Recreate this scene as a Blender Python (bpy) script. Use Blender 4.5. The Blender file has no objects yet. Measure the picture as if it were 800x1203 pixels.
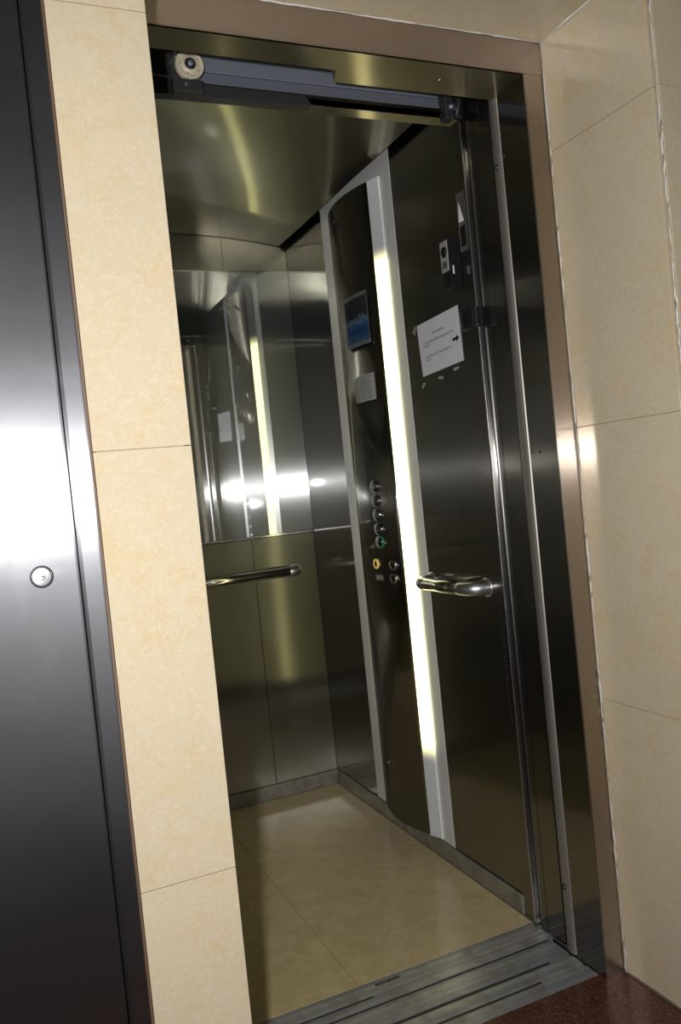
import bpy, bmesh, math, random
from mathutils import Vector, Matrix
random.seed(4)
S = bpy.context.scene
COL = S.collection

# ------------------------------------------------------------------ camera, world, light, exposure
H = 1.2
cam_d = bpy.data.cameras.new('camera')
cam = bpy.data.objects.new('camera', cam_d)
COL.objects.link(cam)
R = Matrix(((0.9100, 0.1027, -0.4017), (-0.4025, -0.0147, -0.9153), (-0.0999, 0.9946, 0.0280)))
cam.matrix_world = Matrix.Translation((0, 0, H)) @ R.to_4x4()
cam_d.sensor_fit = 'VERTICAL'
cam_d.sensor_height = 36
cam_d.lens = 973.7 / 1203 * 36
cam_d.clip_start = 0.02
S.camera = cam

w = bpy.data.worlds.new('world'); S.world = w
w.use_nodes = True
w.node_tree.nodes['Background'].inputs[0].default_value = (1.0, 0.93, 0.84, 1)
w.node_tree.nodes['Background'].inputs[1].default_value = 0.032

fl = bpy.data.lights.new('camera_flash', 'AREA')
fl.shape = 'RECTANGLE'; fl.size = 0.035; fl.size_y = 0.045
fl.energy = 37
fl.color = (1.0, 0.97, 0.94)
flo = bpy.data.objects.new('camera_flash', fl); COL.objects.link(flo)
flo.location = (-0.08, 0.0, 1.27)
flo.rotation_euler = (math.radians(90), 0, math.radians(-41))

S.view_settings.view_transform = 'Standard'
S.view_settings.look = 'None'
S.view_settings.exposure = 0
S.view_settings.gamma = 1
S.view_settings.use_curve_mapping = False
S.cycles.use_denoising = True
S.cycles.max_bounces = 14
S.cycles.glossy_bounces = 10
S.cycles.diffuse_bounces = 5
S.cycles.caustics_reflective = True
S.cycles.blur_glossy = 0.2
S.cycles.sample_clamp_indirect = 12

# ------------------------------------------------------------------ node helpers and materials
class NT:
    def __init__(s, name):
        s.m = bpy.data.materials.new(name); s.m.use_nodes = True
        s.t = s.m.node_tree; s.t.nodes.clear()
        s.out = s.t.nodes.new('ShaderNodeOutputMaterial')
    def n(s, kind, **kw):
        nd = s.t.nodes.new('ShaderNode' + kind)
        for k, v in kw.items():
            if k in nd.inputs: s.put(nd.inputs[k], v)
            else: setattr(nd, k, v)
        return nd
    def put(s, sock, v):
        if isinstance(v, bpy.types.NodeSocket): s.t.links.new(v, sock)
        elif isinstance(v, (tuple, list)) and sock.type == 'RGBA' and len(v) == 3: sock.default_value = (*v, 1)
        else: sock.default_value = v
    def math(s, op, a, b=0.0, c=None, clamp=False):
        nd = s.t.nodes.new('ShaderNodeMath'); nd.operation = op; nd.use_clamp = clamp
        s.put(nd.inputs[0], a); s.put(nd.inputs[1], b)
        if c is not None: s.put(nd.inputs[2], c)
        return nd.outputs[0]
    def vmath(s, op, a, b=(0, 0, 0)):
        nd = s.t.nodes.new('ShaderNodeVectorMath'); nd.operation = op
        s.put(nd.inputs[0], a); s.put(nd.inputs[1], b)
        return nd.outputs[0]
    def pos(s): return s.n('NewGeometry').outputs['Position']
    def noise(s, vec, scale, detail=3, rough=0.5, dist=0.0):
        nd = s.n('TexNoise', Vector=vec, Scale=scale, Detail=detail, Roughness=rough, Distortion=dist)
        return nd.outputs[0]
    def ramp(s, fac, stops):
        nd = s.n('ValToRGB'); cr = nd.color_ramp
        while len(cr.elements) < len(stops): cr.elements.new(0.5)
        for e, (p, c) in zip(cr.elements, stops):
            e.position = p; e.color = (*c, 1) if len(c) == 3 else c
        s.put(nd.inputs[0], fac); return nd.outputs[0]
    def mix(s, f, a, b):
        nd = s.t.nodes.new('ShaderNodeMix'); nd.data_type = 'RGBA'
        s.put(nd.inputs[0], f); s.put(nd.inputs[6], a); s.put(nd.inputs[7], b)
        return nd.outputs[2]
    def rng(s, v, a, b, c, d):
        nd = s.n('MapRange'); 
        for i, x in enumerate((v, a, b, c, d)): s.put(nd.inputs[i], x)
        return nd.outputs[0]
    def end(s, shader):
        s.t.links.new(shader, s.out.inputs[0]); return s.m

def principled(name, col, rough=0.5, metal=0.0, coat=0.0, **kw):
    k = NT(name)
    p = k.n('BsdfPrincipled', **{'Base Color': col, 'Roughness': rough, 'Metallic': metal, 'Coat Weight': coat})
    for a, b in kw.items(): k.put(p.inputs[a], b)
    return k.end(p.outputs[0])

def steel(name, col, sharp_rough=0.1, broad_rough=0.42, broad=0.5, aniso=0.85, tangent=None, grain=0.2, wear=0.15, haze=.14, haze_rough=.55, cloud=.1):
    """brushed and polished stainless sheet: a sharp mirror lobe plus a lobe drawn out across the vertical grain"""
    k = NT(name)
    geo = k.n('NewGeometry')
    if tangent is None:
        v = k.n('CombineXYZ'); v.inputs[2].default_value = 1.0      # the grain runs up and down
        tan = v.outputs[0]
        sc = (260, 260, 1.6)
    else:
        v = k.n('CombineXYZ'); v.inputs[0].default_value, v.inputs[1].default_value, v.inputs[2].default_value = tangent
        tan = v.outputs[0]
        sc = tuple(260 if abs(t) > .5 else 1.6 for t in tangent)
    fine = k.noise(k.vmath('MULTIPLY', geo.outputs['Position'], sc), 1.0, 2)
    big = k.noise(geo.outputs['Position'], 2.4, 3, 0.5, 0.2)
    c1 = k.mix(k.rng(fine, .3, .7, 0, grain), col, tuple(min(1, x * 1.25) for x in col))
    c2 = k.mix(k.rng(big, .35, .7, 0, wear), c1, tuple(x * .72 for x in col))
    r = k.rng(k.noise(geo.outputs['Position'], 6, 5, .6, .8), .3, .72, broad_rough * (1 - cloud), broad_rough * (1 + cloud))
    a = k.n('BsdfAnisotropic', Color=c2, Roughness=r, Anisotropy=aniso, Tangent=tan)
    b = k.n('BsdfAnisotropic', Color=c2, Roughness=sharp_rough, Anisotropy=aniso * .5, Tangent=tan)
    mx = k.n('MixShader'); k.put(mx.inputs[0], broad)
    k.t.links.new(b.outputs[0], mx.inputs[1]); k.t.links.new(a.outputs[0], mx.inputs[2])
    hz_ = k.n('BsdfAnisotropic', Color=c2, Roughness=haze_rough, Anisotropy=.3, Tangent=tan)
    m2 = k.n('MixShader'); k.put(m2.inputs[0], k.rng(big, .3, .7, haze * 1.3, haze * .7))
    k.t.links.new(mx.outputs[0], m2.inputs[1]); k.t.links.new(hz_.outputs[0], m2.inputs[2])
    return k.end(m2.outputs[0])

M = {}
M['door_steel'] = steel('door_steel', (.36, .37, .40), .3, .44, .8, .75, wear=.3, haze=.20, haze_rough=.6, grain=.07, cloud=.35)
M['wall_steel'] = steel('wall_steel', (.31, .305, .295), .05, .21, .64, .6, wear=.08, haze=.03)
M['back_steel'] = steel('back_steel', (.375, .365, .32), .14, .31, .78, .8, haze=.03)
M['mirror_steel'] = steel('mirror_steel', (.66, .69, .71), .012, .29, .25, .82, grain=.06, wear=.03, haze=.09, haze_rough=.5, cloud=.0)
M['frame_steel'] = steel('frame_steel', (.42, .355, .295), .20, .30, .30, .8, haze=.18)
M['dark_steel'] = steel('dark_steel', (.30, .29, .28), .09, .21, .55, .6, haze=.05)
M['satin_strip'] = principled('satin_strip', (.33, .31, .29), .40, .75)
M['ceil_steel'] = steel('ceil_steel', (.50, .485, .39), .08, .25, .66, .55, tangent=(0, 1, 0), haze=.03)
M['soffit_steel'] = steel('soffit_steel', (.46, .42, .34), .12, .34, .7, .8, tangent=(0, 1, 0))
M['chrome'] = principled('chrome', (.66, .66, .64), .17, 1)
M['satin_chrome'] = principled('satin_chrome', (.62, .64, .68), .36, 1)
M['galvanised'] = principled('galvanised', (.26, .29, .36), .42, .6)
M['black_plastic'] = principled('black_plastic', (.012, .012, .014), .22)
M['black_matt'] = principled('black_matt', (.006, .006, .006), .8)
M['silver_plastic'] = principled('silver_plastic', (.42, .43, .42), .35, .4)
M['grey_plate'] = principled('grey_plate', (.66, .67, .68), .42, .2)
M['white_caulk'] = principled('white_caulk', (.56, .55, .53), .7)
M['dirty_caulk'] = principled('dirty_caulk', (.10, .085, .06), .9)
M['nylon'] = principled('nylon', (.46, .415, .31), .45)
M['brown_edge'] = principled('brown_edge', (.10, .055, .03), .6)
M['ring_metal'] = principled('ring_metal', (.75, .76, .77), .2, 1)
M['clear_edge'] = principled('clear_edge', (.42, .46, .50), .14, .75)

def marble(name):
    k = NT(name)
    oi = k.n('ObjectInfo')
    off = k.vmath('MULTIPLY', oi.outputs['Location'], (3.1, 5.7, 9.3))
    p = k.vmath('ADD', k.pos(), off)
    a = k.noise(p, 11, 6, .66, 1.2)
    b = k.noise(p, 55, 5, .65, 2.4)
    c = k.noise(p, 3.5, 3, .5, .5)
    base = k.mix(k.rng(c, .35, .65, 0, 1), (.465, .405, .290), (.435, .380, .275))
    x = k.mix(k.rng(a, .49, .66, 0, .55), base, (.455, .350, .200))
    y = k.mix(k.rng(b, .50, .64, 0, .38), x, (.51, .470, .39))
    z = k.mix(k.rng(b, .32, .46, .30, 0), y, (.42, .325, .19))
    pr = k.n('BsdfPrincipled', **{'Base Color': z, 'Roughness': .13})
    return k.end(pr.outputs[0])
M['marble'] = marble('marble')

def cabin_tile():
    k = NT('cabin_tile')
    p = k.pos()
    a = k.noise(p, 14, 5, .6, 1.2)
    b = k.noise(p, 60, 3, .6, .5)
    c = k.mix(k.rng(a, .35, .7, 0, 1), (.49, .405, .235), (.41, .33, .18))
    c = k.mix(k.rng(b, .5, .75, 0, .35), c, (.54, .465, .31))
    return k.end(k.n('BsdfPrincipled', **{'Base Color': c, 'Roughness': .16}).outputs[0])
M['cabin_tile'] = cabin_tile()
M['tile_joint'] = principled('tile_joint', (.10, .085, .06), .9)
M['wall_joint'] = principled('wall_joint', (.26, .21, .135), .9)

def granite():
    k = NT('granite')
    p = k.pos()
    a = k.n('TexVoronoi', Vector=p, Scale=260.).outputs['Color']
    sx = k.n('SeparateColor', Color=a).outputs[0]
    b = k.noise(p, 90, 4, .7)
    c = k.ramp(sx, [(0, (.02, .008, .006)), (.5, (.075, .028, .017)), (.85, (.11, .046, .028)), (1, (.17, .09, .06))])
    c = k.mix(k.rng(b, .4, .65, 0, .6), c, (.05, .02, .014))
    return k.end(k.n('BsdfPrincipled', **{'Base Color': c, 'Roughness': .28}).outputs[0])
M['granite'] = granite()

def aluminium():
    k = NT('sill_aluminium')
    p = k.pos()
    a = k.noise(k.vmath('MULTIPLY', p, (1.2, 55, 20)), 1, 2, .5)
    b = k.noise(p, 12, 5, .65, .6)
    c = k.mix(k.rng(a, .35, .65, 0, 1), (.40, .40, .37), (.24, .255, .285))
    c = k.mix(k.rng(b, .48, .7, 0, .75), c, (.19, .18, .145))
    r = k.rng(b, .3, .7, .28, .5)
    return k.end(k.n('BsdfPrincipled', **{'Base Color': c, 'Roughness': r, 'Metallic': .45}).outputs[0])
M['aluminium'] = aluminium()

def dirty_plate():
    k = NT('baseboard_plate')
    b = k.noise(k.pos(), 16, 5, .65, .6)
    c = k.mix(k.rng(b, .4, .7, 0, 1), (.34, .33, .30), (.20, .185, .15))
    return k.end(k.n('BsdfPrincipled', **{'Base Color': c, 'Roughness': .42, 'Metallic': .6}).outputs[0])
M['plate'] = dirty_plate()

def lamp():
    """frosted lamp cover, lit along its tube, unlit past the tube's ends"""
    k = NT('lamp_diffuser')
    z = k.n('SeparateXYZ', Vector=k.pos()).outputs[2]
    up = k.rng(z, 1.885, 1.945, 1, 0)
    lo = k.rng(z, .30, .37, 0, 1)
    g = k.math('MULTIPLY', up, lo)
    g2 = k.math('POWER', g, 2.4)
    pr = k.n('BsdfPrincipled', **{'Base Color': (.60, .63, .66), 'Roughness': .35,
             'Emission Color': (1, .925, .44), 'Emission Strength': k.math('MULTIPLY', g2, 3.3)})
    return k.end(pr.outputs[0])
M['lamp'] = lamp()

def print_mat(name, paper, ink, lines, density=46, strength=.8, rough=.5):
    """flat print: rows of small unreadable strokes; lines = (v, half height, u0, u1)"""
    k = NT(name)
    uv = k.n('TexCoord').outputs['UV']
    s = k.n('SeparateXYZ', Vector=uv)
    u, v = s.outputs[0], s.outputs[1]
    nz = k.noise(k.vmath('MULTIPLY', uv, (density, density * .9, 1)), 1, 2, .6)
    tot = None
    for (vc, hh, u0, u1) in lines:
        a = k.math('LESS_THAN', k.math('ABSOLUTE', k.math('SUBTRACT', v, vc)), hh)
        b = k.math('MULTIPLY', k.math('GREATER_THAN', u, u0), k.math('LESS_THAN', u, u1))
        c = k.math('MULTIPLY', a, b)
        tot = c if tot is None else k.math('MAXIMUM', tot, c)
    m = k.math('MULTIPLY', k.math('MULTIPLY', tot, k.rng(nz, .40, .55, 0, 1)), strength)
    pap = k.mix(k.noise(uv, 4, 3), paper, tuple(x * .88 for x in paper))
    return k.end(k.n('BsdfPrincipled', **{'Base Color': k.mix(m, pap, ink), 'Roughness': rough}).outputs[0])
M['notice'] = print_mat('notice_print', (.62, .62, .69), (.10, .10, .22),
    [(.735, .024, .34, .64), (.60, .020, .10, .84), (.54, .018, .10, .28), (.335, .021, .12, .76), (.27, .016, .12, .26)])
M['sticker'] = print_mat('sticker_print', (.38, .39, .38), (.05, .05, .05),
    [(.93 - .082 * i, .022, .10, .92 - .09 * (i % 3)) for i in range(11)], 34, .75)
M['marks'] = print_mat('button_marks', (.46, .46, .45), (.04, .04, .04), [(.7, .1, .25, .75), (.4, .08, .3, .7)], 16, .9)

def poster():
    k = NT('poster_print')
    uv = k.n('TexCoord').outputs['UV']
    v = k.n('SeparateXYZ', Vector=uv).outputs[1]
    nz = k.noise(uv, 5, 4, .6, .8)
    f = k.math('ADD', v, k.math('MULTIPLY', k.math('SUBTRACT', nz, .5), .35))
    c = k.ramp(f, [(0, (.05, .10, .18)), (.25, (.012, .045, .13)), (.40, (.03, .09, .21)), (.47, (.10, .15, .20)), (.6, (.022, .024, .030)), (1, (.03, .032, .038))])
    return k.end(k.n('BsdfPrincipled', **{'Base Color': c, 'Roughness': .12}).outputs[0])
M['poster'] = poster()
def glow(name, col, e):
    return principled(name, col, .3, **{'Emission Color': (*col, 1), 'Emission Strength': e})
M['green_glow'] = glow('green_glow', (.015, .16, .085), .22)
M['amber_glow'] = glow('amber_glow', (.75, .52, .12), .35)
M['white_mark'] = principled('white_mark', (.75, .75, .75), .4)
M['ink'] = principled('ink', (.01, .01, .02), .5)
M['dark_chrome'] = principled('dark_chrome', (.30, .31, .32), .14, 1)
M['plate_grey'] = principled('plate_grey', (.52, .53, .54), .35, .3)
M['rubber'] = principled('rubber', (.02, .02, .022), .5)
M['scuff'] = principled('scuff', (.07, .066, .06), .6)

# ------------------------------------------------------------------ mesh helpers
ORG = {}
def bx(bm, x0, x1, y0, y1, z0, z1):
    vs = [bm.verts.new((x, y, z)) for x in (x0, x1) for y in (y0, y1) for z in (z0, z1)]
    for f in ((0, 1, 3, 2), (4, 6, 7, 5), (0, 4, 5, 1), (2, 3, 7, 6), (0, 2, 6, 4), (1, 5, 7, 3)):
        bm.faces.new([vs[i] for i in f])
    return bm
def box(x0, x1, y0, y1, z0, z1): return bx(bmesh.new(), x0, x1, y0, y1, z0, z1)
def prism(pts, a, b, axis='z', bm=None):
    """extrude a polygon; axis z: pts are (x,y); axis x: (y,z); axis y: (x,z)"""
    bm = bm or bmesh.new()
    def P(p, t):
        return {'z': (p[0], p[1], t), 'x': (t, p[0], p[1]), 'y': (p[0], t, p[1])}[axis]
    A = [bm.verts.new(P(p, a)) for p in pts]; B = [bm.verts.new(P(p, b)) for p in pts]
    n = len(pts)
    for i in range(n):
        bm.faces.new((A[i], A[(i + 1) % n], B[(i + 1) % n], B[i]))
    bm.faces.new(A[::-1]); bm.faces.new(B)
    return bm
def frame_of(d):
    d = Vector(d).normalized()
    u = d.cross(Vector((0, 0, 1)))
    if u.length < 1e-3: u = Vector((1, 0, 0))
    u.normalize(); return u, d.cross(u).normalized()
def tube(path, r, n=16, bm=None):
    bm = bm or bmesh.new(); path = [Vector(p) for p in path]; rings = []
    for i, p in enumerate(path):
        d = path[min(i + 1, len(path) - 1)] - path[max(i - 1, 0)]
        u, v = frame_of(d)
        rr = r[i] if isinstance(r, (list, tuple)) else r
        rings.append([bm.verts.new(p + rr * (math.cos(t) * u + math.sin(t) * v)) for t in [2 * math.pi * j / n for j in range(n)]])
    for A, B in zip(rings, rings[1:]):
        for j in range(n):
            f = bm.faces.new((A[j], A[(j + 1) % n], B[(j + 1) % n], B[j])); f.smooth = True
    bm.faces.new(rings[0][::-1]); bm.faces.new(rings[-1])
    return bm
def lathe(prof, center, axis, n=28, bm=None):
    """prof: (radius, height along axis)"""
    bm = bm or bmesh.new(); d = Vector(axis).normalized(); u, v = frame_of(d); c = Vector(center); rings = []
    for (r, h) in prof:
        if r < 1e-6: rings.append([bm.verts.new(c + d * h)])
        else: rings.append([bm.verts.new(c + d * h + r * (math.cos(t) * u + math.sin(t) * v)) for t in [2 * math.pi * j / n for j in range(n)]])
    for A, B in zip(rings, rings[1:]):
        for j in range(n):
            a = [A[j % len(A)], A[(j + 1) % len(A)]]; b = [B[(j + 1) % len(B)], B[j % len(B)]]
            vs = []
            for q in a + b:
                if q not in vs: vs.append(q)
            if len(vs) >= 3:
                f = bm.faces.new(vs); f.smooth = True
    for ring, rev in ((rings[0], True), (rings[-1], False)):
        if len(ring) > 2: bm.faces.new(ring[::-1] if rev else ring)
    return bm
def bevel(bm, w, seg=2, sel=None):
    es = [e for e in bm.edges if (sel is None or sel(e))]
    bmesh.ops.bevel(bm, geom=es, offset=w, segments=seg, profile=.5, affect='EDGES'); return bm
def uvquad(pts, thick_dir, t):
    """thin sheet: pts = lower-left, lower-right, upper-right, upper-left as seen from the front"""
    bm = bmesh.new(); uvl = bm.loops.layers.uv.new('UVMap')
    F = [bm.verts.new(p) for p in pts]; Bk = [bm.verts.new(Vector(p) + Vector(thick_dir) * t) for p in pts]
    f = bm.faces.new(F)
    for l, c in zip(f.loops, ((0, 0), (1, 0), (1, 1), (0, 1))): l[uvl].uv = c
    bm.faces.new(Bk[::-1])
    for i in range(4): bm.faces.new((F[i], Bk[i], Bk[(i + 1) % 4], F[(i + 1) % 4]))
    return bm

def props(o, label=None, cat=None, group=None, kind=None):
    if label: o['label'] = label
    if cat: o['category'] = cat
    if group: o['group'] = group
    if kind: o['kind'] = kind
    return o
def root(name, loc, **kw):
    o = bpy.data.objects.new(name, None); COL.objects.link(o); o.location = loc
    o.empty_display_size = .05
    ORG[o.name] = Vector(loc); return props(o, **kw)
def obj(name, bm, mat, parent=None, recalc=True, **kw):
    if recalc: bmesh.ops.recalc_face_normals(bm, faces=bm.faces)
    if parent is not None: org = ORG[parent.name]
    else:
        xs = [v.co for v in bm.verts]
        org = Vector(((min(c.x for c in xs) + max(c.x for c in xs)) / 2, (min(c.y for c in xs) + max(c.y for c in xs)) / 2, min(c.z for c in xs)))
    bmesh.ops.translate(bm, verts=bm.verts, vec=-org)
    me = bpy.data.meshes.new(name); bm.to_mesh(me); bm.free()
    me.materials.append(M[mat] if isinstance(mat, str) else mat)
    o = bpy.data.objects.new(name, me); COL.objects.link(o)
    if parent is not None: o.parent = parent
    else: o.location = org
    ORG[o.name] = org
    return props(o, **kw)

# ------------------------------------------------------------------ landing: floor, niche walls of marble tile
ST = 'structure'
YN, YF = 1.208, 1.535            # front of the niche, plane of the door frame
XL, XR = 0.302, 1.286            # niche sides
ZS = 2.168                       # niche soffit
obj('floor', box(-1.6, 2.6, -1.2, 1.559, -.06, 0), 'granite', kind=ST)

courses = [0.0, 0.652, 1.286, 1.918, 2.55]
G = .0006
def tiles(parent, spans, plane):
    for a0, a1 in spans:
        for z0, z1 in zip(courses, courses[1:]):
            j = random.uniform(-.0006, .0006)
            bm = plane(a0 + G, a1 - G, z0 + G, z1 - G, j)
            bevel(bm, .0005, 1)
            obj('tile', bm, 'marble', parent)

# the narrow pier left of the opening
wl = root('wall_left', (.23, 1.36, 0), kind=ST)
obj('mortar', box(.166, XL - .010, YN + .006, YF + .1, 0, 2.55), 'wall_joint', wl)
tiles(wl, [(.1575, XL)], lambda a, b, c, d, j: box(a, b, YN + j, YN + .009, c, d))
tiles(wl, [(YN + .009, YF)], lambda a, b, c, d, j: box(XL - .009, XL + j, a, b, c, min(d, ZS - .001)) if c < ZS else box(XL - .009, XL - .002, a, b, c, d))
# right side of the niche and the front wall to the right of it
wr = root('wall_niche', (1.30, 1.37, 0), kind=ST)
obj('mortar', box(XR + .006, XR + .1, YN + .02, 1.9, 0, 2.55), 'wall_joint', wr)
tiles(wr, [(YN + .012, YF + .002)], lambda a, b, c, d, j: box(XR + j, XR + .009, a, b, c, d))
wf = root('wall_front', (1.9, 1.22, 0), kind=ST)
obj('mortar', box(XR + .016, 2.6, YN + .006, YN + .018, 0, 2.55), 'wall_joint', wf)
tiles(wf, [(XR + .004, 1.886), (1.886, 2.486)], lambda a, b, c, d, j: box(a, b, YN + j, YN + .009, c, d))
# soffit over the niche
sf = root('ceiling_niche', (.8, 1.37, ZS), kind=ST)
obj('mortar', box(XL - .2, XR + .3, YN + .004, YF + .05, ZS + .006, ZS + .05), 'wall_joint', sf)
for a, b in ((XL + .002, .66), (.66, XR - .002)):
    obj('tile', bevel(box(a + G, b - G, YN, YF + .002, ZS, ZS + .009), .0008, 1), 'marble', sf)
obj('tile', box(.158, 2.486, YN, YN + .009, ZS + .02, ZS + .04), 'marble', sf)

# ragged white caulk lines
def ragged(p0, p1, wdt, off, normal_a, normal_b, n=60):
    """a thin uneven bead in a corner"""
    p0, p1 = Vector(p0), Vector(p1)
    pts = []; rs = []
    for i in range(n + 1):
        t = i / n
        pts.append(p0.lerp(p1, t) + Vector(normal_a) * random.uniform(0, off) + Vector(normal_b) * random.uniform(0, off))
        rs.append(wdt * (.75 + .3 * math.sin(i * .37 + wdt * 900) + random.uniform(-.18, .12)) * (.3 if random.random() < .06 else 1))
    return tube(pts, rs, 6)
obj('trim_1', ragged((XR - .001, YF - .004, .0), (XR - .001, YF - .004, ZS), .0021, .0007, (-1, 0, 0), (0, -1, 0), 110), 'white_caulk', kind=ST)
obj('trim_2', ragged((XR - .002, YN + .004, ZS - .001), (XR - .002, YF, ZS - .001), .0028, .0006, (-1, 0, 0), (0, 0, -1), 24), 'white_caulk', kind=ST)
obj('trim_3', ragged((XR + .002, YN + .003, 1.2), (XR + .002, YN + .003, 2.3), .0024, .0005, (-1, 0, 0), (0, -1, 0), 60), 'white_caulk', kind=ST)
obj('trim_4', ragged((.45, YF - .003, ZS - .001), (XR, YF - .003, ZS - .001), .0022, .0010, (0, -1, 0), (0, 0, -1), 60), 'white_caulk', kind=ST)
obj('trim_5', ragged((XR - .001, YN, .001), (XR - .001, YF, .001), .0030, .001, (-1, 0, 0), (0, 0, 1), 20), 'dirty_caulk', kind=ST)

# ------------------------------------------------------------------ landing door frame (steel trim around the opening)
JX = 1.231                      # inner face of the right jamb
ZH = 2.092
d1 = root('door_1', (.8, YF, 0), kind=ST)
obj('jamb', bevel(box(JX, XR - .003, YF, 1.638, 0, ZH + .02), .0016, 2, lambda e: abs(e.verts[0].co.x - JX) < 1e-5 and abs(e.verts[1].co.x - JX) < 1e-5 and abs(e.verts[0].co.y - YF) < 1e-5 and abs(e.verts[1].co.y - YF) < 1e-5), 'frame_steel', d1)
obj('jamb_lining', box(JX - .0012, JX, YF + .0016, 1.638, .001, ZH), 'dark_steel', d1)
obj('jamb', box(XL + .001, .360, YF, 1.638, 0, ZH + .02), 'frame_steel', d1)
obj('head', bevel(box(XL + .001, XR - .003, YF - .001, 1.60, ZH, ZS - .001), .0014, 2, lambda e: max(abs(v.co.z - ZH) + abs(v.co.y - YF + .001) for v in e.verts) < 1e-5), 'frame_steel', d1)
obj('head_soffit', prism([(.36, YF + .003), (JX, YF + .003), (JX, 1.66), (.815, 1.66), (.800, 1.612), (.36, 1.612)], ZH - .0012, ZH + .03), 'soffit_steel', d1)
# light closing strip: a rounded steel bar down the back of the jamb
arc = [(1.262, 1.640)] + [(1.229 + .010 * (1 - math.cos(t)), 1.664 - .021 * math.cos(t)) for t in [math.pi * i / 10 for i in range(11)]][:0]
strip = [(1.268, 1.6415), (1.237, 1.6415), (1.231, 1.645), (1.228, 1.651), (1.227, 1.658), (1.2285, 1.668), (1.233, 1.678), (1.241, 1.684), (1.268, 1.684)]
obj('closing_strip', prism(strip, .004, 2.125), 'satin_strip', d1)
# dark plates between landing and cabin, a clearance seam between them
obj('closing_plate', box(1.238, 1.29, 1.690, 1.7575, .004, 2.16), 'dark_steel', d1)
for z in (1.945, 1.24):
    obj('screw', lathe([(.0045, 0), (.0045, .0012), (.003, .002), (0, .002)], (JX - .0012, 1.632 if z > 1.5 else 1.6, z), (-1, 0, 0), 12), 'rubber', d1)
obj('screw', lathe([(.004, 0), (.004, .0012), (0, .002)], (1.05, 1.60, ZH - .0012), (0, 0, -1), 12), 'ring_metal', d1)
for z in (1.93, .17):
    obj('keeper', lathe([(.007, 0), (.007, .002), (.004, .003), (.004, .006), (0, .006)], (1.2275, 1.660, z), (-1, 0, 0), 12), 'rubber', d1)

# cabin entrance frame
d2 = root('door_2', (.8, 1.8, 0), kind=ST)
post = [(1.2295, 1.799), (1.236, 1.7962), (1.29, 1.7962), (1.29, 1.872), (1.2475, 1.872), (1.2475, 1.8095), (1.2300, 1.8085), (1.2285, 1.8065)]
obj('cabin_plate', box(1.2385, 1.29, 1.7605, 1.7955, .004, 2.16), 'dark_steel', d2)
obj('jamb', prism(post, .004, 2.16), 'dark_steel', d2)
obj('jamb_edge', box(1.2268, 1.2290, 1.7985, 1.8012, .02, 2.10), 'satin_chrome', d2)
obj('jamb', box(.21, .345, 1.7962, 1.872, .004, 2.16), 'dark_steel', d2)
obj('transom', box(.23, 1.229, 1.805, 1.845, 2.108, 2.36), 'soffit_steel', d2)
slots = bmesh.new()
for i in range(26):
    z = .74 + .012 * i - .2
    bx(slots, 1.2468, 1.2478, 1.846, 1.858, z, z + .006)
obj('vent_slot', slots, 'black_matt', d2, kind='stuff')

# ------------------------------------------------------------------ cabin shell
XW, YB = 1.250, 3.142          # right wall, back wall
XCL = .25
CY0 = 1.845
wb = root('wall_back', (.75, YB, 0), kind=ST)
obj('backing', box(XCL - .05, XW + .06, YB + .004, YB + .04, 0, 2.36), 'black_matt', wb)
cuts = [XCL, .515, .985, XW + .0]
for a, b in zip(cuts, cuts[1:]):
    obj('panel', bevel(box(a + .0012, b - .0012, YB, YB + .004, .056, 1.036), .0006, 1), 'back_steel', wb)
    obj('panel', bevel(box(a + .0008, b - .0008, YB, YB + .004, 2.094, 2.30), .0006, 1), 'back_steel', wb)
wcr = root('wall_right', (XW, 2.5, 0), kind=ST)
obj('backing', box(XW + .004, XW + .05, 1.872, YB + .004, 0, 2.36), 'black_matt', wcr)
for a, b in ((1.873, 2.222), (2.222, 2.763), (2.763, YB + .001)):
    obj('panel', box(XW, XW + .004, a, b, .056, 2.30), 'wall_steel', wcr)
wcl = root('wall_cabin_left', (XCL, 2.5, 0), kind=ST)
obj('panel', box(XCL - .004, XCL, 1.872, YB + .004, 0, 2.30), 'wall_steel', wcl)
obj('backing', box(XCL - .05, XCL - .004, 1.872, YB + .04, 0, 2.36), 'black_matt', wcl)

# cabin ceiling: a gently vaulted steel sheet below a dark roof
bm = bmesh.new()
NX, NY = 28, 20
def cz(x, y):
    t = abs(x - .75) / .47
    return 2.193 + .0415 * (1 - t ** 2.0) + .0012 * math.sin(9 * y + 4 * x)
for s, dz in ((0, 0), (1, .002)):
    g = [[bm.verts.new((.28 + (1.222 - .28) * i / NX, 1.846 + (YB - .006 - 1.846) * j / NY, 0)) for j in range(NY + 1)] for i in range(NX + 1)]
    for row in g:
        for v in row: v.co.z = cz(v.co.x, v.co.y) + dz
    for i in range(NX):
        for j in range(NY):
            q = (g[i][j], g[i][j + 1], g[i + 1][j + 1], g[i + 1][j])
            f = bm.faces.new(q if s == 0 else q[::-1]); f.smooth = True
obj('ceiling', bm, 'ceil_steel', recalc=False, kind=ST)
obj('ceiling_roof', box(XCL - .05, XW + .06, 1.8, YB + .05, 2.36, 2.40), 'black_matt', kind=ST)

# cabin floor, four stone tiles
cf = root('floor_cabin', (.75, 2.5, 0), kind=ST)
obj('screed', box(XCL - .05, XW + .05, 1.830, YB + .04, -.06, -.004), 'tile_joint', cf)
for xa, xb in ((XCL, .727), (.727, 1.2415)):
    for ya, yb in ((1.8325, 2.452), (2.452, 3.129)):
        obj('tile', bevel(box(xa + .0008, xb - .0008, ya + .0006, yb - .0006, -.012, 0), .0002, 1), 'cabin_tile', cf)
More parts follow.
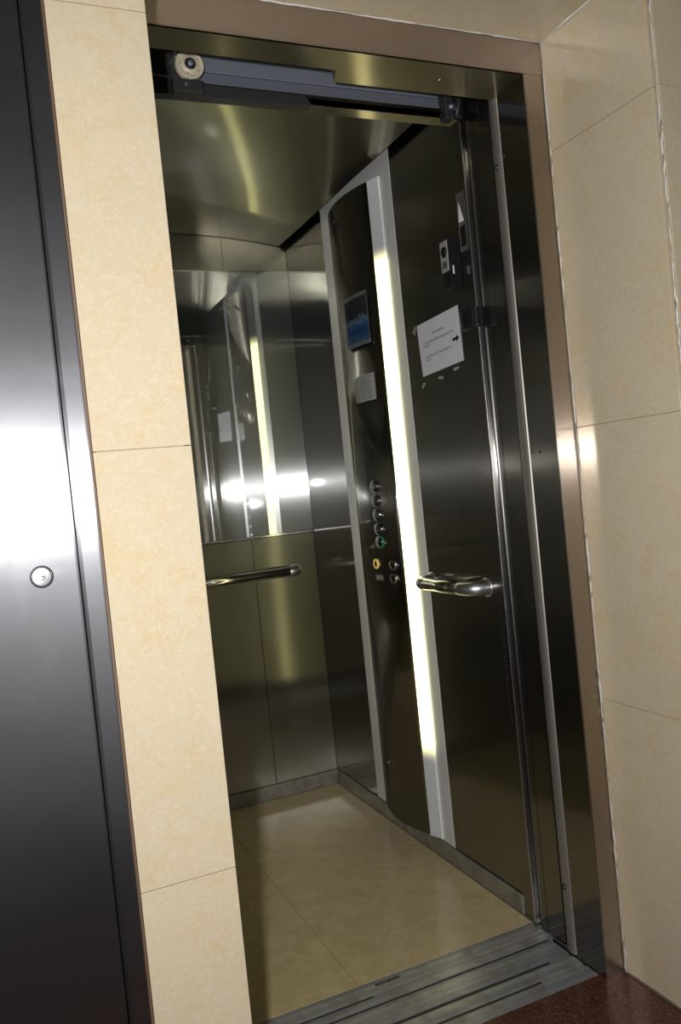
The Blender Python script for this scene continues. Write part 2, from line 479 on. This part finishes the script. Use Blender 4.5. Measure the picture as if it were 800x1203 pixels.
# baseboards
prof = lambda a: [(0, a[0])]
obj('baseboard_back', bevel(box(XCL, XW - .001, 3.130, YB - .001, 0, .055), .002, 2), 'plate', kind=ST)
obj('baseboard_right', bevel(box(1.2425, XW - .0005, 1.873, 3.1295, 0, .054), .002, 2), 'plate', kind=ST)

# ------------------------------------------------------------------ sills
def sill(name, label, y0, y1, grooves):
    pts = [(y0, -.03), (y1, -.03), (y1, 0)]
    for (a, b, d) in sorted(grooves, reverse=True):
        pts += [(b, 0), (b, -d), (a, -d), (a, 0)]
    pts += [(y0, 0)]
    t = root(name, (.8, (y0 + y1) / 2, 0), label=label, cat='sill')
    obj('grooved_rail', prism(pts, .34, JX - .004 if y0 < 1.68 else 1.2415, 'x'), 'aluminium', t)
    for (a, b, d) in grooves:
        if d > .01: obj('groove_bed', box(.345, 1.225, a + .0002, b - .0002, -d + .0002, -.0028), 'rubber', t)
    return t
ls = sill('door_sill', 'grooved aluminium landing sill beside the red granite floor', 1.5595, 1.7365,
     [(1.575, 1.5765, .0015), (1.604, 1.615, .014), (1.655, 1.668, .016)])
cs = sill('door_sill', 'grooved aluminium cabin sill along the cream tiled cabin floor', 1.7485, 1.8315,
     [(1.772, 1.783, .014)])
obj('gap_shade_strip', box(.345, 1.225, 1.7368, 1.7483, -.05, -.0035), 'rubber', cs)  # dark strip filling the open gap between the sills, stands in for its shade
obj('groove_filler', box(.742, 1.22, 1.7723, 1.7827, -.0027, -.0012), 'aluminium', cs)
for a, b, x in ((1.604, 1.615, 1.10), (1.655, 1.668, 1.165)):
    obj('groove_end', box(x, 1.2245, a + .0003, b - .0003, -.0027, -.0012), 'aluminium', ls)
bm = bmesh.new()
for i, (a, b) in enumerate(((0, .006), (.008, .013), (.0155, .021), (.0235, .0275), (.031, .037), (.039, .0445), (.047, .0525), (.055, .0605), (.062, .066))):
    bx(bm, .762 + a - .0008, .762 + b + .0006, 1.8075, 1.8175, 0, .0006)
    if i % 2: bx(bm, .762 + a - .0015, .762 + b, 1.8075 + .003 * (i % 4), 1.8105 + .003 * (i % 4), 0, .0006)
obj('worn_marking', bm, 'scuff', cs, label='dark worn stamped marking')
obj('floor_pit', box(.2, 1.3, 1.55, 1.84, -.10, -.0605), 'black_matt', kind=ST)

# ------------------------------------------------------------------ door gear above the opening
tr = root('door_track', (.85, 1.80, 2.1), label='blue-grey steel door track above the lift opening', cat='track')
obj('hanger_rail', bevel(box(.56, 1.222, 1.793, 1.8035, 2.152, 2.30), .0015, 1), 'galvanised', tr)
obj('lower_rail', prism([(1.788, 2.120), (1.797, 2.120), (1.8035, 2.150), (1.796, 2.150)], .40, 1.222, 'x'), 'galvanised', tr)
obj('lower_flange', box(.40, 1.222, 1.779, 1.8035, 2.1095, 2.1185), 'dark_steel', tr)
obj('cover_channel', prism([(.37, 2.079), (.806, 2.088), (.790, 2.1085), (.37, 2.1085)], 1.765, 1.792, 'y'), 'rubber', tr)
bk = obj('end_bracket', bevel(box(1.165, 1.190, 1.760, 1.7925, 2.088, 2.158), .003, 1), 'rubber', tr)
obj('bolt', lathe([(.007, 0), (.007, .006), (.004, .010), (0, .010)], (1.178, 1.76, 2.115), (0, -1, 0), 6), 'galvanised', bk)
obj('buffer', tube([(1.21, 1.775, 2.10), (1.212, 1.775, 2.135), (1.205, 1.78, 2.16)], .009, 10), 'rubber', tr)
rc = Vector((.520, 1.752, 2.140))
ro = root('guide_roller', tuple(rc), label='cream nylon pulley wheel with dark hub at the left end of the door track', cat='pulley')
obj('wheel', lathe([(.012, -.006), (.026, -.007), (.0305, -.007), (.0315, -.004), (.028, 0), (.0315, .004), (.0305, .007), (.028, .0075), (.0265, .0055), (.017, .0055), (.0155, .0078), (.012, .0078)], rc, (0, -1, 0), 40), 'nylon', ro)
hb = obj('hub', lathe([(.0125, -.01), (.0125, .0085), (.0115, .010), (.008, .0085), (.008, .0085)], rc, (0, -1, 0), 24), 'rubber', ro)
obj('bolt_head', lathe([(.0065, .008), (.0065, .012), (.005, .0132), (0, .0132)], rc, (0, -1, 0), 6), 'galvanised', hb)
for k in range(5):
    a = .6 + k * 2 * math.pi / 5
    c = rc + Vector((math.cos(a) * .0215, -.0062, math.sin(a) * .0215))
    obj('pin', lathe([(.0014, 0), (.0014, .0008), (0, .0008)], c, (0, -1, 0), 8), 'brown_edge', ro)
rb = obj('roller_plate', box(.375, .535, 1.7705, 1.778, 2.112, 2.20), 'rubber', tr)
obj('lower_block', bevel(box(.478, .545, 1.742, 1.7695, 2.078, 2.106), .002, 1), 'rubber', rb)
obj('bolt', lathe([(.005, 0), (.005, .005), (.0025, .007), (0, .007)], (.505, 1.742, 2.092), (0, -1, 0), 6), 'scuff', rb)
obj('spindle', lathe([(.009, 0), (.009, .0105)], (rc.x, 1.7705, rc.z), (0, -1, 0), 16), 'galvanised', rb)
obj('rope_clamp', bevel(box(.486, .496, 1.748, 1.7705, 2.153, 2.166), .002, 1), 'chrome', rb)
wire = [(.38, 1.752, rc.z + .026), (.49, 1.752, rc.z + .0295)] + [(rc.x + .0302 * math.cos(a), 1.752, rc.z + .0302 * math.sin(a)) for a in [math.pi / 2 - math.pi * i / 16 for i in range(17)]] + [(.49, 1.752, rc.z - .0300), (.38, 1.752, rc.z - .027)]
obj('wire_rope', tube(wire, .0013, 8), 'chrome', label='thin steel wire rope looped round the cream pulley wheel', cat='rope')

# ------------------------------------------------------------------ mirror
mr = root('wall_mirror', (.75, YB, 1.04), label='wide polished steel mirror on the cabin back wall above the long handrail', cat='mirror')
obj('mirror_sheet', box(XCL + .002, XW - .001, YB - .004, YB - .0005, 1.046, 2.090), 'mirror_steel', mr)
obj('bottom_trim', bevel(box(XCL + .002, XW - .001, YB - .006, YB - .0005, 1.038, 1.0455), .001, 1), 'chrome', mr)
obj('top_trim', bevel(box(XCL + .002, XW - .001, YB - .006, YB - .0005, 2.0905, 2.0955), .001, 1), 'chrome', mr)

# ------------------------------------------------------------------ control column
YC = 2.4925
cc = root('control_column', (1.22, YC, .06), label='tall convex dark steel control column with lit strips and buttons on the cabin wall', cat='control panel')
ZB, ZT = .066, 2.152
E1, K1 = .155, .269                    # half widths: bulge edge, backing plate
PE, PA = .0235, .049                  # protrusion at the bulge edge and at its middle
def bulge(y):
    t = (y - YC) / E1
    return XW - (PE + (PA - PE) * (1 - t * t))
obj('backing_plate', bevel(box(XW - .0018, XW - .0002, YC - K1, YC + K1, .056, 2.29), .0005, 1), 'grey_plate', cc)
n = 24
front = [(bulge(YC - E1 + 2 * E1 * i / n), YC - E1 + 2 * E1 * i / n) for i in range(n + 1)]
pn = prism(front + [(XW - .003, YC + E1 - .004), (XW - .003, YC - E1 + .004)], ZB, ZT)
for f in pn.faces:
    if abs(f.normal.z) < .5 and len(f.verts) == 4 and f.calc_center_median().x < XW - .012: f.smooth = True
obj('front_panel', pn, 'wall_steel', cc)
for s in (-1, 1):
    if s < 0:
        JW = .203
        q = [(XW - PE + .0008, YC - (E1 + .0004)), (XW - .0145, YC - (JW - .020)), (XW - .0098, YC - (JW - .005)), (XW - .0082, YC - JW), (XW - .002, YC - JW), (XW - .002, YC - (E1 + .001))]
    else:
        JW = .196
        q = [(XW - PE + .0008, YC + (E1 + .0004)), (XW - .0018, YC + JW), (XW - .002, YC + (E1 + .001))]
    obj('lamp_diffuser', prism(q, ZB + .002, ZT - .004), 'lamp', cc, label='frosted strip lamp cover, glowing pale yellow along its middle')
    cp = [(XW - PE - .0005, YC + s * (E1 + .0002)), (XW - .0088, YC + s * (JW - (.001 if s < 0 else .016))), (XW - .0018, YC + s * (JW + .001)), (XW - .002, YC + s * (E1 + .001))]
    for z0, z1 in ((ZB - .002, ZB + .0015), (ZT - .0035, ZT)):
        obj('end_cap', prism(cp, z0, z1), 'grey_plate', cc)
# rivet near the top
obj('rivet', lathe([(.006, 0), (.006, .002), (0, .003)], (bulge(2.55), 2.55, 2.095), (-1, 0, 0), 14), 'rubber', cc)
obj('rivet', lathe([(.005, 0), (.005, .002), (0, .003)], (bulge(2.55), 2.55, .25), (-1, 0, 0), 14), 'ring_metal', cc)

def normal_at(y):
    e = .002
    d = Vector((bulge(y + e) - bulge(y - e), 2 * e, 0)).normalized()
    return Vector((-d.y, d.x, 0)).normalized()
BY = 2.437
def on_panel(y, z, lift=0): return Vector((bulge(y), y, z)) + normal_at(y) * lift
for i, z in enumerate((1.196, 1.149, 1.102, 1.055, 1.012)):
    c = on_panel(BY, z); nn = normal_at(BY)
    b = obj('push_button', lathe([(.0150, -.002), (.0150, .0045), (.0135, .0064), (.0095, .0074), (.0050, .0066), (0, .0060)], c, nn, 28), 'dark_chrome', cc, **({'label': 'green lit push button'} if i == 4 else {}))
    obj('button_ring', lathe([(.0151, 0), (.0188, 0), (.0194, .0015), (.0188, .0040), (.0172, .0048), (.0156, .004), (.0152, .001)], c, nn, 28), 'green_glow' if i == 4 else 'dark_chrome', b)
    y2 = BY + .015
    p = on_panel(y2, z); m = normal_at(y2)
    obj('number_plate', lathe([(.0200, -.0005), (.0200, .0012), (.0192, .0018), (0, .0018)], p, m, 28), 'plate_grey', b)
    p = on_panel(BY + .0275, z, .0021); tg = Vector((m.y, -m.x, 0)); tg = tg if tg.y < 0 else -tg
    u = Vector((0, 0, 1))
    obj('raised_mark', uvquad([p - tg * .0035 - u * .010, p + tg * .0035 - u * .010, p + tg * .0035 + u * .010, p - tg * .0035 + u * .010], -m, .0004), 'marks', b)
    s2 = on_panel(BY - .025, z - .002)
    obj('indicator_dot', lathe([(.0022, 0), (.0022, .0012), (0, .0016)], s2, normal_at(BY - .025), 10), 'white_mark', b)
def key_switch(y, z, core, lab=None):
    c = on_panel(y, z); nn = normal_at(y)
    b = obj('key_switch', lathe([(.0105, -.002), (.0105, .003), (.008, .004), (0, .004)], c, nn, 24), core, cc, **({'label': lab} if lab else {}))
    obj('switch_ring', lathe([(.0106, 0), (.0165, 0), (.0170, .002), (.0158, .0045), (.0125, .005), (.0108, .003)], c, nn, 26), 'ring_metal' if lab is None else 'amber_glow', b)
    obj('indicator_dot', lathe([(.0024, 0), (.0024, .0012), (0, .0016)], on_panel(y - .022, z), normal_at(y - .022), 10), 'white_mark', b)
    return b
key_switch(2.482, .939, 'scuff', 'amber lit push button')
key_switch(2.385, .937, 'black_plastic')
key_switch(2.388, .893, 'black_plastic')
p = on_panel(2.468, .894); m = normal_at(2.468); tg = Vector((m.y, -m.x, 0)); tg = tg if tg.y < 0 else -tg; u = Vector((0, 0, 1))
q = [p + m * .0012 - tg * .026 - u * .012, p + m * .0012 + tg * .026 - u * .012, p + m * .0012 + tg * .026 + u * .012, p + m * .0012 - tg * .026 + u * .012]
M['dark_marks'] = print_mat('dark_marks', (.05, .05, .05), (.6, .6, .6), [(.5, .3, .05, .95)], 14, .7)
obj('symbol_plate', uvquad(q, -m, .001), 'dark_marks', cc)

# poster in a clear sleeve and printed sticker on the column
def curved_sheet(ya, yb, za, zb, lift, t, n=8, slant=0.0):
    """a thin sheet that follows the convex panel; ya = far edge, yb = near edge"""
    bm = bmesh.new(); uvl = bm.loops.layers.uv.new('UVMap'); rows = []
    for i in range(n + 1):
        u = i / n; y = ya + (yb - ya) * u
        rows.append([(bm.verts.new(on_panel(y, z + slant * (u - .5), l)), u, v) for (z, v) in ((za, 0), (zb, 1)) for l in (lift, lift - t)])
    for A, B in zip(rows, rows[1:]):
        for (p, q) in ((0, 2), (2, 3), (3, 1), (1, 0)):
            f = bm.faces.new((A[p][0], B[p][0], B[q][0], A[q][0])); f.smooth = False
            for l, w_ in zip(f.loops, (A[p], B[p], B[q], A[q])): l[uvl].uv = (w_[1], w_[2])
    for r in (rows[0], rows[-1]): bm.faces.new([r[k][0] for k in (0, 2, 3, 1)])
    return bm
pt = root('sleeved_poster', (1.2, 2.45, 1.66), label='small blue and dark poster in a clear plastic sleeve high on the convex column', cat='poster')
pa, pb = 2.528, 2.385
obj('print', curved_sheet(pa, pb, 1.668, 1.818, .0022, .001), 'poster', pt)
for za, zb in ((1.814, 1.826), (1.657, 1.671)):
    obj('sleeve_fold', curved_sheet(pa + .003, pb - .003, za, zb, .0042, .0015), 'clear_edge', pt)
for ya, yb in ((pa + .003, pa - .001), (pb + .001, pb - .003)):
    obj('sleeve_edge', curved_sheet(ya, yb, 1.673, 1.812, .0036, .0012, 2), 'scuff', pt)
st = root('printed_sticker', (1.2, 2.44, 1.47), label='small grey printed sticker below the blue poster on the column', cat='sticker')
obj('print', curved_sheet(2.486, 2.386, 1.476, 1.562, .0016, .0008), 'sticker', st)
obj('backing_edge', curved_sheet(2.508, 2.490, 1.478, 1.556, .0014, .0006, 2), 'silver_plastic', st)

# ------------------------------------------------------------------ handrails
def elbow_path(p_wall0, a0, a1, p_wall1, r, n=8):
    """wall -> bend -> straight -> bend -> wall; all Vectors"""
    pts = []
    for (A, B, C) in ((p_wall0, a0, a1), (a0, a1, p_wall1)):
        d1_ = (A - B).normalized(); d2_ = (C - B).normalized()
        s, e = B + d1_ * r, B + d2_ * r
        for i in range(n + 1):
            t = i / n
            pts.append((1 - t) ** 2 * s + 2 * t * (1 - t) * B + t * t * e)
    return [p_wall0] + pts + [p_wall1]
def handrail(loc, w0, a0, a1, w1, r, bend, normal, label):
    t = root('handrail', loc, label=label, cat='handrail')
    w0, a0, a1, w1 = map(Vector, (w0, a0, a1, w1))
    d = (a1 - a0).normalized()
    obj('rail', tube([a0 + d * bend, a1 - d * bend], r, 28), 'chrome', t)
    for (w_, a, e) in ((w0, a0, d), (w1, a1, -d)):
        up = (w_ - a); L = up.length; up.normalize(); b2 = min(bend, L * .8); pts = []; rr = []
        for i in range(13):
            q = i / 12
            S_, E_ = a + e * bend, a + up * b2
            pts.append((1 - q) ** 2 * S_ + 2 * q * (1 - q) * a + q * q * E_); rr.append(r * (1.0 + .16 * q))
        pts.append(w_ - up * .003); rr.append(r * 1.2)
        el = obj('elbow', tube(pts, rr, 28), 'satin_chrome', t)
        obj('wall_flange', lathe([(r * 1.22, .0002), (r * 1.42, .0002), (r * 1.42, .003), (r * 1.22, .0045)], w_, normal, 28), 'satin_chrome', el)
hz = .893
handrail((XW, 2.07, hz), (XW, 2.204, hz), (XW - .054, 2.204, hz), (XW - .054, 1.908, hz), (XW, 1.908, hz), .0185, .055, (-1, 0, 0),
         'short chrome handrail bar on the cabin side wall near the door')
handrail((.75, YB, hz + .003), (1.152, YB, hz), (1.152, YB - .054, hz), (.348, YB - .054, hz), (.348, YB, hz), .0185, .045, (0, -1, 0),
         'long chrome handrail across the cabin back wall below the mirror')

# ------------------------------------------------------------------ notices and boxes on the side wall near the door
XP = XW - .0012
nt = root('paper_notice', (XW, 2.03, 1.5), label='white printed paper notice taped to the cabin side wall', cat='notice')
obj('sheet', uvquad([(XP, 2.140, 1.504), (XP - .0006, 1.915, 1.513), (XP - .0004, 1.921, 1.664), (XP, 2.150, 1.656)], (1, 0, 0), .0006), 'notice', nt)
aw = [(1.960, 1.573), (1.940, 1.574), (1.940, 1.568), (1.926, 1.578), (1.940, 1.588), (1.940, 1.582), (1.960, 1.581)]
obj('arrow', prism(aw, XP - .0014, XP - .0008, 'x'), 'ink', nt, label='hand drawn black arrow pointing right')
M['tape'] = principled('tape', (.45, .45, .44), .08, .3)
for (y, z, a) in ((2.165, 1.640, .3), (2.158, 1.648, -.4)):
    bm = bmesh.new(); pts = []
    for i in range(7):
        t = i / 6
        pts.append((y + .016 * (t - .5) * math.cos(a) , z + .016 * (t - .5) * math.sin(a)))
    vs = []
    for i, (yy, zz) in enumerate(pts):
        l = .001 + .004 * random.random()
        vs.append((bm.verts.new((XW - l, yy, zz - .007)), bm.verts.new((XW - .001 - .003 * random.random(), yy + .002, zz + .007))))
    for A, B in zip(vs, vs[1:]): bm.faces.new((A[0], B[0], B[1], A[1]))
    bmesh.ops.solidify(bm, geom=bm.faces, thickness=.0004)
    obj('tape_scrap', bm, 'tape', nt)
rs = root('tape_residue', (XW, 2.05, 1.46), label='torn tape marks below the white paper notice', cat='tape mark')
for (y, z) in ((2.146, 1.475), (2.140, 1.482), (2.05, 1.488), (2.035, 1.486), (1.965, 1.497), (1.950, 1.499)):
    bm = bmesh.new()
    pts = [(y + random.uniform(.004, .010) * math.cos(k * math.pi / 3), z + random.uniform(.002, .007) * math.sin(k * math.pi / 3)) for k in range(6)]
    obj('tape_mark', prism(pts, XW - .0009, XW - .0003, 'x', bm), 'tape', rs)

ib = root('intercom_box', (XW, 1.905, 1.70), label='black box with silver faceplate and round black lens above the paper notice', cat='intercom')
obj('housing', bevel(box(1.213, XW - .0005, 1.885, 1.926, 1.702, 1.832), .002, 2), 'black_plastic', ib)
fp = obj('faceplate', bevel(box(1.2115, 1.2135, 1.887, 1.924, 1.748, 1.829), .0008, 1), 'silver_plastic', ib)
obj('lens', lathe([(.015, -.0004), (.015, .0012), (.012, .0016), (.008, .0006), (0, .0002)], (1.2115, 1.9055, 1.800), (-1, 0, 0), 24), 'black_plastic', fp)
obj('grille', box(1.2108, 1.2116, 1.895, 1.916, 1.757, 1.775), 'scuff', fp)
obj('status_light', box(1.222, 1.226, 1.8845, 1.8856, 1.738, 1.760), 'white_mark', ib)
db = root('sensor_box', (1.215, 1.805, 1.575), label='small glossy black rounded box beside the arrow on the notice', cat='sensor')
hs = obj('housing', bevel(box(1.200, 1.228, 1.782, 1.840, 1.575, 1.629), .006, 3), 'black_plastic', db)
obj('window', bevel(box(1.1988, 1.2008, 1.797, 1.832, 1.584, 1.621), .0006, 1), 'black_plastic', hs)
obj('window_rim', bevel(box(1.1984, 1.2006, 1.8325, 1.8350, 1.584, 1.620), .0005, 1), 'ring_metal', hs)
obj('side_band', bevel(box(1.2105, 1.2135, 1.7812, 1.8408, 1.5742, 1.6298), .001, 1), 'rubber', hs)
obj('mount', box(1.2282, 1.2468, 1.8100, 1.832, 1.585, 1.620), 'black_plastic', db)

pq_ = root('wall_plaque', (1.2475, 1.855, 1.79), label='narrow tall clear plaque with a painted white triangular reflection high beside the door edge', cat='plaque')
XQ = 1.2472
obj('plate', bevel(box(XQ - .003, XQ, 1.837, 1.8715, 1.790, 1.943), .0006, 1), 'scuff', pq_)
for y in (1.837, 1.8695):
    obj('edge_strip', box(XQ - .0045, XQ - .003, y, y + .002, 1.790, 1.943), 'ring_metal', pq_)
obj('painted_reflection', prism([(1.868, 1.868), (1.845, 1.866), (1.862, 1.917)], XQ - .0042, XQ - .0031, 'x'), 'white_mark', pq_)  # flat white triangle painted in place of a light reflection on the plaque
obj('printed_block', box(XQ - .0040, XQ - .0031, 1.843, 1.866, 1.802, 1.855), 'black_plastic', pq_)

# ------------------------------------------------------------------ steel door at the left edge
ld = root('steel_door', (-.4, 1.19, 0), label='wide dark brushed steel door with a round lock at the left edge of the photo', cat='door')
YP = 1.188
obj('door_panel', bevel(box(-.95, .1225, YP, YP + .03, .004, 2.40), .0035, 3), 'door_steel', ld)
obj('frame_jamb', bevel(box(.1275, .1535, YP - .002, YP + .045, 0, 2.42), .0025, 3), 'door_steel', ld)
obj('frame_back', box(-.96, .127, YP + .031, YP + .045, 0, 2.42), 'black_matt', ld)
obj('edge_bead', box(.1537, .1572, YP + .004, YP + .03, 0, 2.42), 'brown_edge', ld)
lk = obj('lock', lathe([(.0150, -.001), (.0150, .0006), (.0140, .0010), (.0134, .0010), (.0130, .0034), (.0118, .0040), (.0060, .0034), (.0040, .0042), (0, .0042)], (.0735, YP, 1.122), (0, -1, 0), 36), 'satin_chrome', ld, label='round chrome lock')
obj('lock_seal', lathe([(.0132, .0009), (.0152, .0009), (.0152, .0016), (.0132, .0016)], (.0735, YP, 1.122), (0, -1, 0), 36), 'rubber', lk)
obj('key_slot', box(.0705, .0765, YP - .0050, YP - .0040, 1.1212, 1.1232), 'rubber', lk)
